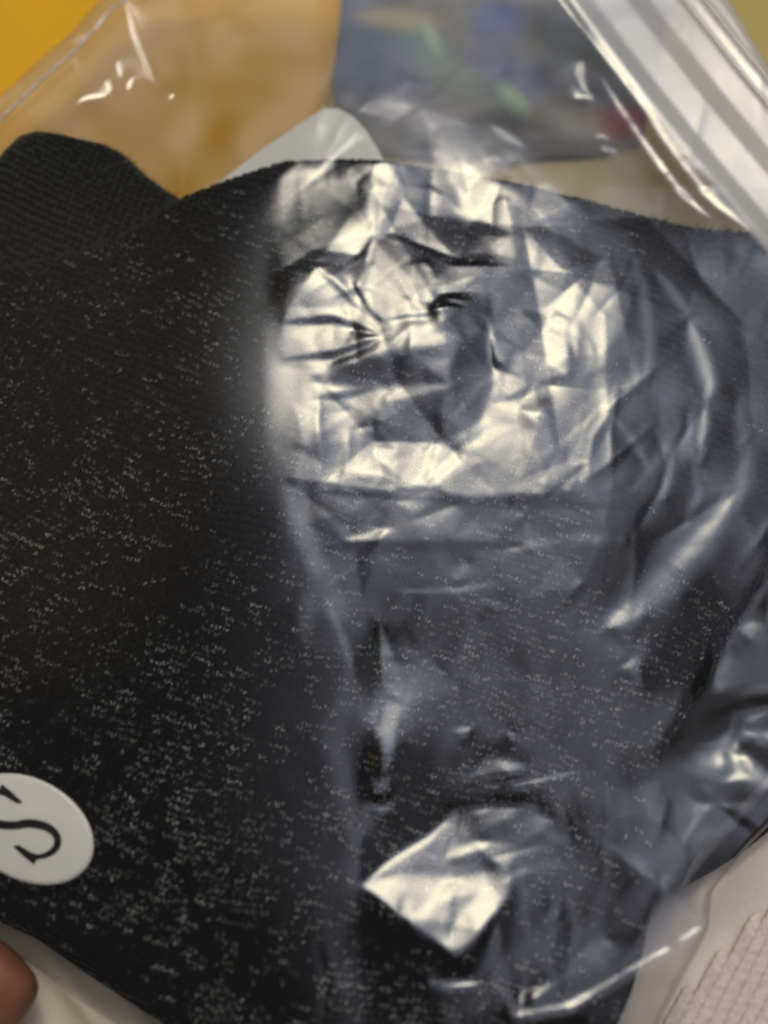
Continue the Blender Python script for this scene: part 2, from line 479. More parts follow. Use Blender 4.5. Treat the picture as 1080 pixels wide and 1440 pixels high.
# --- crumpled film over the lower layer, far right
poly_q([(1035, 880), (1085, 815), (1100, 960), (1040, 975), (985, 985)], (700, 690), w=1, soft=15)
stroke_q([(955, 1043), (1010, 1043), (1090, 1034)], 4, (690, 600), w=8); stroke_q([(1055, 966), (1090, 968)], 8, (660, 520), w=5)
stroke_q([(1005, 1086), (1050, 1084)], 5, (700, 640), w=3)
stroke_q([(1030, 1000), (1060, 1010), (1100, 990)], 8, (720, 640), w=2)
poly_q([(900, 1080), (1060, 1060), (1060, 1160), (930, 1250), (880, 1240)], (720, 850), w=0.8, soft=25)
# --- top of the bag
stroke_q([(452, 150), (458, 200), (470, 260)], 9, (560, 310), w=2); stroke_q([(420, 230), (405, 300)], 14, (480, 400), w=1.5)
stroke_q([(690, 172), (712, 188), (735, 200)], 7, (660, 340), w=3); stroke_q([(600, 165), (625, 225), (655, 265)], 11, (650, 250), w=0.6)
stroke_q([(730, 215), (760, 260), (800, 300)], 14, (720, 270), w=0.6)
stroke_q([(176, 2), (188, 50), (204, 88), (222, 117)], 4, (560, 420), w=14); stroke_q([(236, 136), (245, 130)], 3.5, LIT, w=8)
stroke_q([(104, 146), (120, 136), (136, 132), (152, 130)], 3.2, LIT, w=10); stroke_q([(163, 84), (167, 95), (172, 106)], 3.2, LIT, w=8)
stroke_q([(145, 112), (151, 118), (156, 126)], 3.5, LIT, w=8); stroke_q([(186, 104), (181, 113), (178, 125)], 3.5, LIT, w=8)
stroke_q([(100, 60), (112, 54), (124, 58)], 6, (420, 380), w=3); stroke_q([(150, 22), (142, 34), (133, 48)], 4, (440, 400), w=4); stroke_q([(100, 80), (108, 88), (112, 98)], 5, (420, 380), w=3)
stroke_q([(0, 175), (60, 150), (110, 120)], 10, (420, 250), w=0.8); stroke_q([(262, -20), (272, 80), (268, 170), (256, 270)], 12, (430, 200), w=0.6)
stroke_q([(822, 78), (817, 100), (824, 118), (836, 128)], 3.2, LIT, w=6); stroke_q([(808, 130), (820, 126), (836, 131)], 3, LIT, w=5)
stroke_q([(840, 190), (848, 184), (858, 186)], 3.5, LIT, w=4); stroke_q([(848, 205), (868, 204)], 4, (640, 420), w=3)
# --- pleats beside the zip closure (they run with the strip)
dirx, diry = 0.625, 0.78
across = (U - 800) * diry - V * dirx                    # 0 on the inner edge, grows to the outer edge
zipm = sstep(-8, 8, across) * sstep(200, 186, across) * sstep(430, 300, V)
for a0, a1, q, k in ((-6, 10, (640, 400), 0.8), (12, 24, (800, 200), 0.8), (26, 66, (660, 400), 0.9), (68, 84, (800, 350), 0.6), (86, 118, (690, 380), 1.0),
                     (119, 123, (1000, 100), 1.0), (124, 138, (640, 420), 1.0), (139, 146, (950, 100), 1.0), (147, 160, (700, 380), 1.0), (162, 170, (980, 90), 0.9),
                     (171, 178, (720, 400), 0.8)):
    mk = sstep(a0 - 3, a0 + 3, across) * sstep(a1 + 3, a1 - 3, across) * sstep(400, 300, V) * k
    sx, sy = slope_for(np.full_like(U, q[0]), np.full_like(U, q[1]))
    blend(mk, sx, sy, 3.0)
stroke_q([(880, 100), (940, 190), (1000, 270), (1056, 322)], 5, (660, 400), w=5)
stroke_q([(850, 105), (900, 180), (960, 262), (1000, 300)], 5, (640, 400), w=3)




def film_at(x, y, field):
    fx = np.clip((x - gx[0]) / STEP, 0, len(gx) - 1.001); fy = np.clip((y - gy[0]) / STEP, 0, len(gy) - 1.001)
    i = fx.astype(int); j = fy.astype(int); a = fx - i; b = fy - j
    return field[j, i] * (1 - a) * (1 - b) + field[j, i + 1] * a * (1 - b) + field[j + 1, i] * (1 - a) * b + field[j + 1, i + 1] * a * b


# --- weighted least squares: the height whose slopes fit the targets best
def solve(Gx, Gy, W, iters=34):
    ny, nx = Gx.shape
    wx = (W[:, 1:] + W[:, :-1]) / 2; wy = (W[1:] + W[:-1]) / 2
    tx = (Gx[:, 1:] + Gx[:, :-1]) / 2 * STEP; ty = (Gy[1:] + Gy[:-1]) / 2 * STEP

    def div(fx, fy):
        o = np.zeros((ny, nx))
        o[:, :-1] -= fx; o[:, 1:] += fx; o[:-1] -= fy; o[1:] += fy
        return o

    reg0 = 2e-5

    def A(h):
        return div(wx * np.diff(h, axis=1), wy * np.diff(h, axis=0)) + reg0 * h
    ky = 2 - 2 * np.cos(np.pi * np.arange(2 * ny) / ny); kx = 2 - 2 * np.cos(np.pi * np.arange(nx + 1) / nx)
    lam = (ky[:, None] + kx[None]) * 0.3 + reg0

    def M(r):
        e = np.concatenate([r, r[::-1]], 0); e = np.concatenate([e, e[:, ::-1]], 1)
        return np.fft.irfft2(np.fft.rfft2(e) / lam, s=e.shape)[:ny, :nx]
    b = div(wx * tx, wy * ty)
    h = M(b) * 0.5
    r = b - A(h); z = M(r); p = z.copy(); rz = (r * z).sum()
    for _ in range(iters):
        Ap = A(p); al = rz / (p * Ap).sum()
        h += al * p; r -= al * Ap; z = M(r); rn = (r * z).sum()
        p = z + rn / rz * p; rz = rn
    return h


H = solve(Gx + Cx, Gy + Cy, W)
H = gblur(H, 0.6)

from mathutils.geometry import delaunay_2d_cdt


def crumple(cell, slope, seed, region, stretch=1.6, ang=0.9):
    """crumpled film: scattered points at random heights joined by flat triangles, creases between"""
    r = np.random.default_rng(seed)
    ca, sa = math.cos(ang), math.sin(ang)
    x0, x1, y0, y1 = -150, 1230, -150, 1580
    # points on a jittered grid in a stretched, turned frame
    k = int(2200 / cell)
    a = (np.arange(-k, k)[:, None] + r.uniform(-.46, .46, (2 * k, 2 * k))) * cell * stretch
    b = (np.arange(-k, k)[None] + r.uniform(-.46, .46, (2 * k, 2 * k))) * cell
    pu = 540 + a * ca - b * sa; pv = 700 + a * sa + b * ca
    m = (pu > x0) & (pu < x1) & (pv > y0) & (pv < y1)
    pu, pv = pu[m], pv[m]
    pw = P(pu, pv)
    hgt = r.standard_normal(len(pu)) * slope * cell * (DIST / FPX) * 0.7 * film_at(pw[:, 0], pw[:, 1], region)
    vv, ee, ff, _, _, _ = delaunay_2d_cdt([Vector((float(p[0]), float(p[1]))) for p in pw], [], [], 0, 1e-7)
    vv = np.array([(q_.x, q_.y) for q_ in vv])
    out = np.zeros_like(X)
    for t3 in ff:
        (ax, ay), (bx, by), (cx_, cy_) = vv[list(t3)]
        i0 = max(0, int((min(ax, bx, cx_) - gx[0]) / STEP)); i1 = min(len(gx), int((max(ax, bx, cx_) - gx[0]) / STEP) + 2)
        j0 = max(0, int((min(ay, by, cy_) - gy[0]) / STEP)); j1 = min(len(gy), int((max(ay, by, cy_) - gy[0]) / STEP) + 2)
        if i1 <= i0 or j1 <= j0: continue
        xs = X[j0:j1, i0:i1]; ys = Y[j0:j1, i0:i1]
        dt = (by - cy_) * (ax - cx_) + (cx_ - bx) * (ay - cy_)
        if abs(dt) < 1e-14: continue
        l0 = ((by - cy_) * (xs - cx_) + (cx_ - bx) * (ys - cy_)) / dt
        l1 = ((cy_ - ay) * (xs - cx_) + (ax - cx_) * (ys - cy_)) / dt
        l2 = 1 - l0 - l1
        ins = (l0 >= -1e-6) & (l1 >= -1e-6) & (l2 >= -1e-6)
        z = l0 * hgt[t3[0]] + l1 * hgt[t3[1]] + l2 * hgt[t3[2]]
        sub = out[j0:j1, i0:i1]; sub[ins] = z[ins]
    return out


lowpatch = np.exp(-(((U - 620) / 125) ** 2 + ((V - 1240) / 115) ** 2) ** 2)
nosticker = 1 - np.exp(-(((U - 30) / 150) ** 2 + ((V - 1165) / 130) ** 2) ** 2)
rg = (0.40 * calm_left + 0.62 * patch + 0.35 * farr + 0.25 * lowr + 0.1 * lowpatch + 0.26 * sstep(230, 150, V) + 0.03) * nosticker
rg *= 1 - 0.6 * np.clip((W - 1.0) / 4, 0, 1) * (1 - patch)
keep_left = (1 - 0.85 * zipm) * (0.06 + 0.94 * np.maximum(sstep(368, 420, U + 0.3 * np.clip(250 - V, 0, 80)), sstep(240, 190, V)))
H += crumple(105, 0.050, 51, rg, 1.5, 1.1) * keep_left
H += crumple(46, 0.040, 52, np.clip(rg - 0.1, 0, 2), 1.7, 0.5) * keep_left
H += crumple(26, 0.030, 57, 0.30 * calm_left * (1 - 0.7 * patch) * nosticker + 0.04 * nosticker, 2.2, 2.2) * keep_left
H += keep_left * gblur(crumple(22, 0.030, 53, np.clip(rg - 0.35, 0, 2), 1.6, 1.9), 0.6)
# long fine creases: sharp little ridges in the slack film
rc = np.random.default_rng(64)
for _ in range(90):
    cu_, cv_ = rc.uniform(430, 1090), rc.uniform(0, 1440)
    an = rc.normal(1.95, 0.45); ln_ = rc.uniform(40, 170)
    p0 = (cu_ - ln_ / 2 * math.cos(an), cv_ - ln_ / 2 * math.sin(an)); p1 = (cu_ + ln_ / 2 * math.cos(an), cv_ + ln_ / 2 * math.sin(an))
    mid = ((p0[0] + p1[0]) / 2 + rc.normal(0, 8), (p0[1] + p1[1]) / 2 + rc.normal(0, 8))
    box = (U > min(p0[0], p1[0]) - 50) & (U < max(p0[0], p1[0]) + 50) & (V > min(p0[1], p1[1]) - 50) & (V < max(p0[1], p1[1]) + 50)
    jj, ii_ = np.nonzero(box)
    if len(jj) == 0: continue
    sl = (slice(jj.min(), jj.max() + 1), slice(ii_.min(), ii_.max() + 1))
    d, t = line_dist([p0, mid, p1], U[sl], V[sl])
    wd = rc.uniform(4, 9)
    H[sl] += rc.choice([-1, 1]) * rc.uniform(0.03, 0.10) * wd * (DIST / FPX) * np.exp(-np.abs(d / wd) ** 1.4) * np.clip(4 * t * (1 - t), 0, 1)
H = gblur(H, 0.5)
H -= np.median(H[sd_main > 0])
H = np.clip(H, -0.016, 0.014)
# the rim of the bag: film bends down to the seam
rimw = 26 + 10 * sstep(420, 150, V)
rim = sstep(0, 1, np.clip(sd_bag / rimw, 0, 1)) ** 0.6
FILM = edge_z + (ZP + H - edge_z) * rim
FILM = np.maximum(FILM, 0.0092)
print('film relief mm', H.min() * 1e3, H.max() * 1e3)


def cut_grid(sd, nx_, ny_, Zf, zplane, snap=6.0):
    """quads of the grid inside an outline; the rim vertices are pulled onto it"""
    keep = sd > 0
    cell = keep[:-1, :-1] | keep[1:, :-1] | keep[:-1, 1:] | keep[1:, 1:]
    near = sd > -snap
    cell &= near[:-1, :-1] & near[1:, :-1] & near[:-1, 1:] & near[1:, 1:]
    used = np.zeros_like(keep)
    for a in (0, 1):
        for b in (0, 1):
            used[a:a + cell.shape[0], b:b + cell.shape[1]] |= cell
    out = used & ~keep
    sp = P(nx_, ny_, zplane)
    xs = np.where(out, sp[..., 0], X); ys = np.where(out, sp[..., 1], Y)
    idx = -np.ones(sd.shape, int); idx[used] = np.arange(used.sum())
    j, i = np.nonzero(cell)
    F = np.stack([idx[j, i], idx[j, i + 1], idx[j + 1, i + 1], idx[j + 1, i]], 1)
    return np.stack([xs[used], ys[used], Zf[used]], 1), F, used


# ------------------------------------------------------------------ materials
M_film = film_material('clear_film', 1.05, 0.185, 0.002, (0.86, 0.86, 0.86))
M_back = film_material('clear_film_back', 0.8, 0.38, 0.012, (0.86, 0.86, 0.85))
M_seam = film_material('milky_plastic', 3.0, 0.25, 0.35)
M_knit = principled('black_knit', (0.005, 0.005, 0.005), 0.9, bump=(0.5, 0.0004, 900.0), vary=0.5, scale=500, sheen=0.15)
M_plain = principled('black_plain_knit', (0.010, 0.011, 0.0095), 0.95, bump=(0.6, 0.0005, 1100.0), vary=0.5, scale=260, sheen=0.3)
def plain_diffuse(name, color, attr=None):
    m, nt, out = mat(name)
    d = N(nt, 'ShaderNodeBsdfDiffuse'); d.inputs[0].default_value = (*color, 1); d.inputs[1].default_value = 0.6
    if attr:
        at = N(nt, 'ShaderNodeAttribute', attribute_name=attr); nt.links.new(at.outputs['Color'], d.inputs[0])
    nt.links.new(d.outputs[0], out.inputs[0])
    return m


M_yarn = plain_diffuse('black_yarn', (0.0065, 0.0065, 0.007))
M_fleck = plain_diffuse('pale_fleck_yarn', (0.4, 0.4, 0.38), 'tone')
M_fuzz = plain_diffuse('wool_fuzz', (0.018, 0.019, 0.017))
M_label = principled('sticker_paper', (0.66, 0.64, 0.56), 0.32, bump=(0.15, 0.0003, 500.0), vary=0.10, scale=90, spec=0.5)
M_ink = principled('black_ink', (0.012, 0.009, 0.008), 0.5)
M_yellow = principled('yellow_cloth', (0.74, 0.38, 0.012), 0.85, bump=(0.2, 0.0005, 200.0), vary=0.06, scale=14)
M_sheet = principled('olive_sheet', (0.45, 0.34, 0.12), 0.9, bump=(0.3, 0.0006, 500.0), vary=0.12, scale=16)
M_floral = principled('printed_cloth', (0.4, 0.4, 0.4), 0.9, attr='print', vary=0.1, scale=300)
M_beige = principled('beige_cloth', (0.78, 0.67, 0.57), 0.9, bump=(0.35, 0.0005, 800.0), vary=0.12, scale=120)
M_rib = principled('beige_rib_knit', (0.78, 0.63, 0.55), 0.9, bump=(0.6, 0.0005, 1500.0), vary=0.3, scale=700)
M_cream = principled('cream_cloth', (0.72, 0.63, 0.46), 0.9, bump=(0.2, 0.0005, 500.0), vary=0.1, scale=60)
M_card = principled('white_card', (0.78, 0.76, 0.68), 0.7, vary=0.05, scale=40)
M_skin = principled('skin', (0.24, 0.10, 0.055), 0.55, bump=(0.7, 0.0006, 700.0), vary=0.45, scale=160, sss=0.15)
M_nail = principled('nail', (0.40, 0.22, 0.16), 0.3)

# ------------------------------------------------------------------ setting: the cloth underneath
n = 60
sxx, syy = np.meshgrid(np.linspace(-0.9, 0.9, n), np.linspace(-0.8, 1.0, n))
szz = -0.002 + 0.0 * sxx
ii = np.arange(n * n).reshape(n, n)
quad = lambda ii: np.stack([ii[:-1, :-1].ravel(), ii[:-1, 1:].ravel(), ii[1:, 1:].ravel(), ii[1:, :-1].ravel()], 1)
o = mesh_obj('bed_sheet', np.stack([sxx.ravel(), syy.ravel(), szz.ravel()], 1), quad(ii), M_sheet)
o['kind'] = 'structure'


def soft_cloth(name, poly_px, z, material, thick=0.0015, amp=0.0012, seed=1, step=0.0025, z_ref=0.003, attrs=None, cells=(14, 14)):
    """a limp cloth cut to an outline with gentle folds and a thin rim"""
    pw = P(np.array(poly_px, float)[:, 0], np.array(poly_px, float)[:, 1], z_ref)[:, :2]
    lo_, hi_ = pw.min(0) - step, pw.max(0) + step
    xs = np.arange(lo_[0], hi_[0], step); ys = np.arange(lo_[1], hi_[1], step)
    xx, yy = np.meshgrid(xs, ys)
    sd, nx_, ny_ = sdist(pw, xx, yy)
    keep = sd > 0
    cell = keep[:-1, :-1] | keep[1:, :-1] | keep[:-1, 1:] | keep[1:, 1:]
    used = np.zeros_like(keep)
    for a in (0, 1):
        for b in (0, 1):
            used[a:a + cell.shape[0], b:b + cell.shape[1]] |= cell
    out = used & ~keep
    xx = np.where(out, nx_, xx); yy = np.where(out, ny_, yy)
    zz = z + thick * sstep(-0.001, 0.004, sd) + amp * smooth_noise(xx.shape, cells, seed) * sstep(0, 0.01, sd)
    zz = np.maximum(zz, z - 0.0005)
    idx = -np.ones(sd.shape, int); idx[used] = np.arange(used.sum())
    j, i = np.nonzero(cell)
    F = np.stack([idx[j, i], idx[j, i + 1], idx[j + 1, i + 1], idx[j + 1, i]], 1)
    vs = np.stack([xx[used], yy[used], zz[used]], 1)
    at = attrs(vs) if attrs else None
    return mesh_obj(name, vs, F, material, attrs=at)


o = soft_cloth('folded_cloth', [(-700, -600), (480, -600), (486, -100), (476, 40), (458, 150), (466, 330), (300, 620), (-700, 640)], 0.0005, M_yellow, 0.004, 0.0012, 3)
tag(o, 'plain orange yellow cloth under the upper left corner of the bag', 'cloth')


def floral(vs):
    u, v = PX(vs[:, 0], vs[:, 1], 0.003)
    base = np.array([0.085, 0.09, 0.10])
    c = np.tile(base, (len(vs), 1))
    r = np.random.default_rng(5)

    def blob(cx, cy, rx, ry, ang, col, k=1.0, hard=2.0):
        nonlocal c
        ca, sa = math.cos(ang), math.sin(ang)
        du, dv = u - cx, v - cy
        du, dv = du * ca + dv * sa, -du * sa + dv * ca
        m = np.exp(-((du / rx) ** 2 + (dv / ry) ** 2) ** hard) * k
        c = c * (1 - m[:, None]) + np.array(col) * m[:, None]
    blue = (0.02, 0.075, 0.24); dblue = (0.008, 0.03, 0.24); green = (0.32, 0.46, 0.27); teal = (0.05, 0.16, 0.18); pink = (0.36, 0.06, 0.11)
    blob(540, 90, 75, 60, 0.3, blue, .8); blob(505, 20, 40, 70, 0.1, blue, .6); blob(600, 60, 60, 22, 0.7, teal, .9)
    blob(700, 25, 38, 34, 0.2, dblue, 1); blob(715, 95, 60, 34, 0.5, dblue, .9); blob(560, 20, 60, 18, 0.1, (0.36, 0.30, 0.15), .8)
    blob(650, 110, 70, 30, 0.5, (0.16, 0.22, 0.17), .8); blob(608, 45, 10, 26, -0.45, green, .9); blob(725, 132, 34, 14, 0.75, green, .95)
    blob(800, 60, 40, 60, 0.2, (0.13, 0.15, 0.18), .8); blob(850, 120, 30, 40, 0.2, (0.12, 0.13, 0.15), .9); blob(876, 165, 42, 26, 0.1, pink, 1); blob(790, 190, 60, 50, 0.2, (0.20, 0.16, 0.15), .7)
    blob(600, 150, 120, 40, 0.1, (0.27, 0.25, 0.27), .7)
    for _ in range(70):                      # the print goes on beyond the picture
        cx, cy = r.uniform(380, 1100), r.uniform(-700, -40)
        blob(cx, cy, r.uniform(15, 60), r.uniform(12, 34), r.uniform(0, 3), [blue, dblue, green, teal, pink][r.integers(5)], .85)
    return {'print': ('FLOAT_COLOR', np.concatenate([c, np.ones((len(c), 1))], 1))}


o = soft_cloth('printed_scarf', [(455, -700), (1100, -700), (960, -100), (918, 130), (905, 192), (850, 208), (770, 212), (690, 222), (600, 212), (530, 205), (480, 190), (466, 100)], 0.0002, M_floral, 0.0004, 0.0004, 8, step=0.0016, attrs=floral)
tag(o, 'scarf with blurred blue, green and pink floral print behind the bag', 'scarf')

# ribbed beige cloth, lower right
rib = thing('ribbed_cloth', 'beige cloth with smooth hem and diagonal knitted ribs at lower right', 'cloth')
o = soft_cloth('hem', [(700, 1900), (780, 1500), (850, 1380), (960, 1240), (1040, 1130), (1150, 1000), (1700, 700), (1900, 1500), (1400, 1900)], 0.0004, M_beige, 0.003, 0.0010, 21, step=0.0016)
o.parent = rib
hp0 = P(925, 1440, 0.005); hp1 = P(1075, 1280, 0.005)
hd = (hp1 - hp0)[:2]; hd /= np.linalg.norm(hd)
hn = np.array([hd[1], -hd[0]])               # into the ribbed side
if hn[0] < 0: hn = -hn
ra = P(965, 1438, 0.005); rb = P(1040, 1297, 0.005)
rd = (rb - ra)[:2]; rd /= np.linalg.norm(rd)
rp = np.array([rd[1], -rd[0]])
pitch = 0.0029


def rope(length, rad, seed):
    """one knitted rib: a plump cord with slanting stitches"""
    nl = int(length / 0.00055); ns = 10
    a = np.linspace(0, 2 * np.pi, ns, endpoint=False)
    s = np.linspace(0, length, nl)
    r = np.random.default_rng(seed)
    ph = 2 * np.pi * s / 0.0026 + 0.35 * np.cumsum(r.standard_normal(nl)) * 0.3
    R = rad * (1 + 0.07 * np.sin(ph[:, None] + 1.2 * np.cos(a)[None] * 2.0))
    R *= np.minimum(1, 0.35 + np.minimum(np.arange(nl), np.arange(nl)[::-1]) / 5)[:, None]
    wob = 0.00015 * np.sin(s / 0.017 + r.uniform(0, 6))
    vs = np.stack([np.repeat(s, ns), (R * np.cos(a)).ravel() + np.repeat(wob, ns), (R * np.sin(a) * 0.55).ravel()], 1)
    k = np.arange(nl * ns).reshape(nl, ns); kn = np.roll(k, -1, 1)
    F = np.stack([k[:-1].ravel(), kn[:-1].ravel(), kn[1:].ravel(), k[1:].ravel()], 1)
    return vs, F


rope_v, rope_f = rope(0.20, 0.00165, 4)
proto = None
for k in range(26):
    # start where this rib leaves the hem line
    off = (k - 3) * pitch
    base = hp0[:2] + rp * off
    # intersection of base + t*rd with the hem line
    A_ = np.stack([rd, -hd], 1); t, _ = np.linalg.solve(A_, hp0[:2] - base)
    st = base + rd * t
    if proto is None:
        o = mesh_obj('rib', rope_v, rope_f, M_rib, rib); proto = o
    else:
        o = proto.copy(); COL.objects.link(o); o.parent = rib
    o.location = (st[0], st[1], 0.0042)
    ang = math.atan2(rd[1], rd[0])
    sgn = 1 if np.dot(rd, hn) > 0 else -1
    o.rotation_euler = (0, 0, ang if sgn > 0 else ang + math.pi)

# cream cloth, lower left
o = soft_cloth('cream_cloth', [(-500, 1250), (60, 1300), (230, 1400), (420, 1500), (420, 1900), (-500, 1900)], 0.0005, M_cream, 0.002, 0.0006, 31, step=0.0012)
for v_ in o.data.vertices:                       # two soft folds
    u_, w_ = PX(v_.co.x, v_.co.y, 0.003)
    d = (u_ - 75) * 0.80 - (w_ - 1370) * 0.60
    v_.co.z += 0.0030 * math.exp(-((d - 10) / 17) ** 2) + 0.0036 * math.exp(-((d - 62) / 20) ** 2) + 0.002 * math.exp(-((d + 60) / 24) ** 2)
tag(o, 'cream cloth with soft folds below the bag at lower left', 'cloth')

# ------------------------------------------------------------------ white card behind the garment
card_px = [(230, 300), (312, 254), (372, 208), (412, 182), (440, 163), (455, 154), (475, 153), (497, 165), (515, 185), (530, 208), (545, 236), (565, 300), (560, 420), (250, 420)]
cp = P(np.array(card_px, float)[:, 0], np.array(card_px, float)[:, 1], 0.014)
bm = bmesh.new()
f = bm.faces.new([bm.verts.new((p[0], p[1], 0.0135)) for p in cp])
bmesh.ops.recalc_face_normals(bm, faces=[f])
ex = bmesh.ops.extrude_face_region(bm, geom=[f])
for e in ex['geom']:
    if isinstance(e, bmesh.types.BMVert): e.co.z += 0.0008
me = bpy.data.meshes.new('paper_card'); bm.to_mesh(me); bm.free(); me.materials.append(M_card)
o = bpy.data.objects.new('paper_card', me); COL.objects.link(o)
tag(o, 'white rounded paper card peeking out above the black garment in the bag', 'card')

# ------------------------------------------------------------------ garment
gar = thing('folded_garment', 'folded black knitted garment with pale flecks inside the clear bag', 'garment')


def minf(a, k):
    o = a.copy()
    for s in range(1, k + 1):
        o[s:] = np.minimum(o[s:], a[:-s]); o[:-s] = np.minimum(o[:-s], a[s:])
    b = o.copy()
    for s in range(1, k + 1):
        b[:, s:] = np.minimum(b[:, s:], o[:, :-s]); b[:, :-s] = np.minimum(b[:, :-s], o[:, s:])
    return b


under_film = gblur(minf(FILM, 8), 4) - 0.0016
under_film = np.minimum(under_film, minf(FILM, 2) - 0.0013)
lump = 0.0008 * smooth_noise(X.shape, (12, 9), 3)


def layer(name, poly, top, base, rnd, material, zref, parent=gar):
    pw = np.array(poly, float)
    Ul, Vl = PX(X, Y, zref)
    sd, nx_, ny_ = sdist(pw, Ul, Vl)
    jag = 2.0 * smooth_noise(X.shape, (140, 100), 9)
    prof = np.sqrt(np.clip(1 - (1 - np.clip(sd / rnd, 0, 1)) ** 2, 0, 1))
    Z = base + (np.maximum(top, base + 0.001) - base) * prof
    vs, F, used = cut_grid(sd + jag * 0.25, nx_, ny_, Z, zref)
    # thin to half resolution is not needed; keep the relief
    return mesh_obj(name, vs, F, material, parent), Z, sd


lower_poly = [(1180, 640), (1180, 1090), (1085, 1170), (1040, 1205), (1000, 1229), (950, 1257), (913, 1294), (902, 1340), (884, 1395), (860, 1450), (800, 1540),
              (650, 1550), (700, 1300), (800, 1000), (1000, 800)]
fold_poly = [(-160, 330), (-20, 262), (8, 225), (30, 203), (58, 193), (90, 197), (130, 207), (158, 213), (182, 226), (215, 258), (240, 276), (262, 290), (300, 330),
             (320, 420), (200, 480), (0, 500), (-160, 500)]
layer('lower_layer', lower_poly, np.minimum(under_film - 0.0004, 0.0145 + 0.009 * sstep(1000, 1110, V)), 0.0088, 24, M_plain, 0.012)
_, ZFO, SDF = layer('back_fold', fold_poly, np.minimum(under_film - 0.0014, 0.0245 + lump * 0.6), 0.013, 26, M_plain, 0.016)
_, ZM, SDM = layer('front_layer', MAIN, under_film - 0.0006 + np.minimum(lump, 0), np.minimum(0.0165, under_film - 0.003), 26, M_knit, 0.0185)
layer('back_layer', MAIN, np.minimum(under_film - 0.004, 0.0163), 0.0088, 12, M_plain, 0.0155)

# knit stitches on the front layer: rows slant and bend with the folded cloth
PW, PH = 9.2, 9.6        # stitch width and row height in photo pixels at the film's distance
rows = np.arange(-60, 290); cols = np.arange(-70, 210)
cc, rr = np.meshgrid(cols.astype(float), rows.astype(float))
a0 = 0.36
su = 540 + (cc * PW) * math.cos(a0) - (rr - 70) * PH * math.sin(a0)
sv = 100 + (cc * PW) * math.sin(a0) + (rr - 70) * PH * math.cos(a0)
su = su + 26 * np.sin(sv / 170.0) + 9 * np.sin(su / 61 + sv / 90)
sv = sv + 34 * np.sin(su / 210.0 + 0.6) + 8 * np.sin(su / 55.0 - sv / 75)
su = su.ravel(); sv = sv.ravel()
su += RNG.normal(0, 0.9, su.shape); sv += RNG.normal(0, 0.9, sv.shape)
fu, fv = su.copy(), sv.copy()
near_fold = (fu > -170) & (fu < 340) & (fv > 170) & (fv < 520)
fu, fv = fu[near_fold], fv[near_fold]
q = P(su, sv, 0.025)
ok = (np.abs(q[:, 0]) < 0.118) & (q[:, 1] > -0.148) & (q[:, 1] < 0.18)
keep_idx = np.nonzero(ok)[0]
su, sv, q = su[ok], sv[ok], q[ok]
sdq = film_at(q[:, 0], q[:, 1], SDM)
ok = sdq > 3.5
keep_idx = keep_idx[ok]
# at upper right only the flecks thin out, in place of the film's veil
su, sv, q = su[ok], sv[ok], q[ok]
gz = film_at(q[:, 0], q[:, 1], ZM)
eps = 0.0008
gxs = (film_at(q[:, 0] + eps, q[:, 1], ZM) - film_at(q[:, 0] - eps, q[:, 1], ZM)) / (2 * eps)
gys = (film_at(q[:, 0], q[:, 1] + eps, ZM) - film_at(q[:, 0], q[:, 1] - eps, ZM)) / (2 * eps)
nrm = np.stack([-gxs, -gys, np.ones_like(gxs)], 1); nrm /= np.linalg.norm(nrm, axis=1, keepdims=True)
PXM = DIST / FPX
ang = -a0 + 0.10 * np.sin(su / 210.0) + RNG.normal(0, 0.12, len(su))
ex_ = np.stack([np.cos(ang), np.sin(ang), np.zeros_like(ang)], 1)
ex_ -= nrm * (ex_ * nrm).sum(1, keepdims=True); ex_ /= np.linalg.norm(ex_, axis=1, keepdims=True)
ey_ = np.cross(nrm, ex_)
cen = np.stack([q[:, 0], q[:, 1], gz], 1)


def spindles(c, ax, side, up, L, r, rz):
    """stretched eight-sided beads; c centre, ax long axis"""
    ring = np.array([[0, 0], [1, 0], [0, 1], [-1, 0], [0, -1], [1, 0], [0, 1], [-1, 0], [0, -1], [0, 0]], float)
    along = np.array([-1, -.42, -.42, -.42, -.42, .42, .42, .42, .42, 1.0])
    n_ = len(c)
    L = np.broadcast_to(L, (n_,)); r = np.broadcast_to(r, (n_,)); rz = np.broadcast_to(rz, (n_,))
    v = c[:, None] + ax[:, None] * (along[None, :, None] * L[:, None, None] / 2) \
        + side[:, None] * (ring[None, :, :1] * r[:, None, None]) + up[:, None] * (ring[None, :, 1:] * rz[:, None, None])
    t = [(0, 2, 1), (0, 3, 2), (0, 4, 3), (0, 1, 4), (9, 5, 6), (9, 6, 7), (9, 7, 8), (9, 8, 5)]
    for k in range(4):
        a, b = 1 + k, 1 + (k + 1) % 4
        t += [(a, b, b + 4), (a, b + 4, a + 4)]
    t = np.array(t)
    F = (np.arange(n_) * 10)[:, None, None] + t[None]
    return v.reshape(-1, 3), F.reshape(-1, 3)


VS, FS, base_i = [], [], 0
legs = []
for sgn in (-1, 1):
    la = 0.42 * sgn
    ax = ey_ * math.cos(la) + ex_ * math.sin(la)
    sd_ = ex_ * math.cos(la) - ey_ * math.sin(la)
    c = cen + ex_ * (sgn * 0.25 * PW * PXM) + nrm * 0.00012
    v, F = spindles(c, ax, sd_, nrm, PH * PXM * 1.35 * RNG.uniform(.9, 1.1, len(c)), 0.27 * PW * PXM * RNG.uniform(.8, 1.15, len(c)), 0.00042)
    VS.append(v); FS.append(F + base_i); base_i += len(v)
    legs.append((c, ax, sd_))
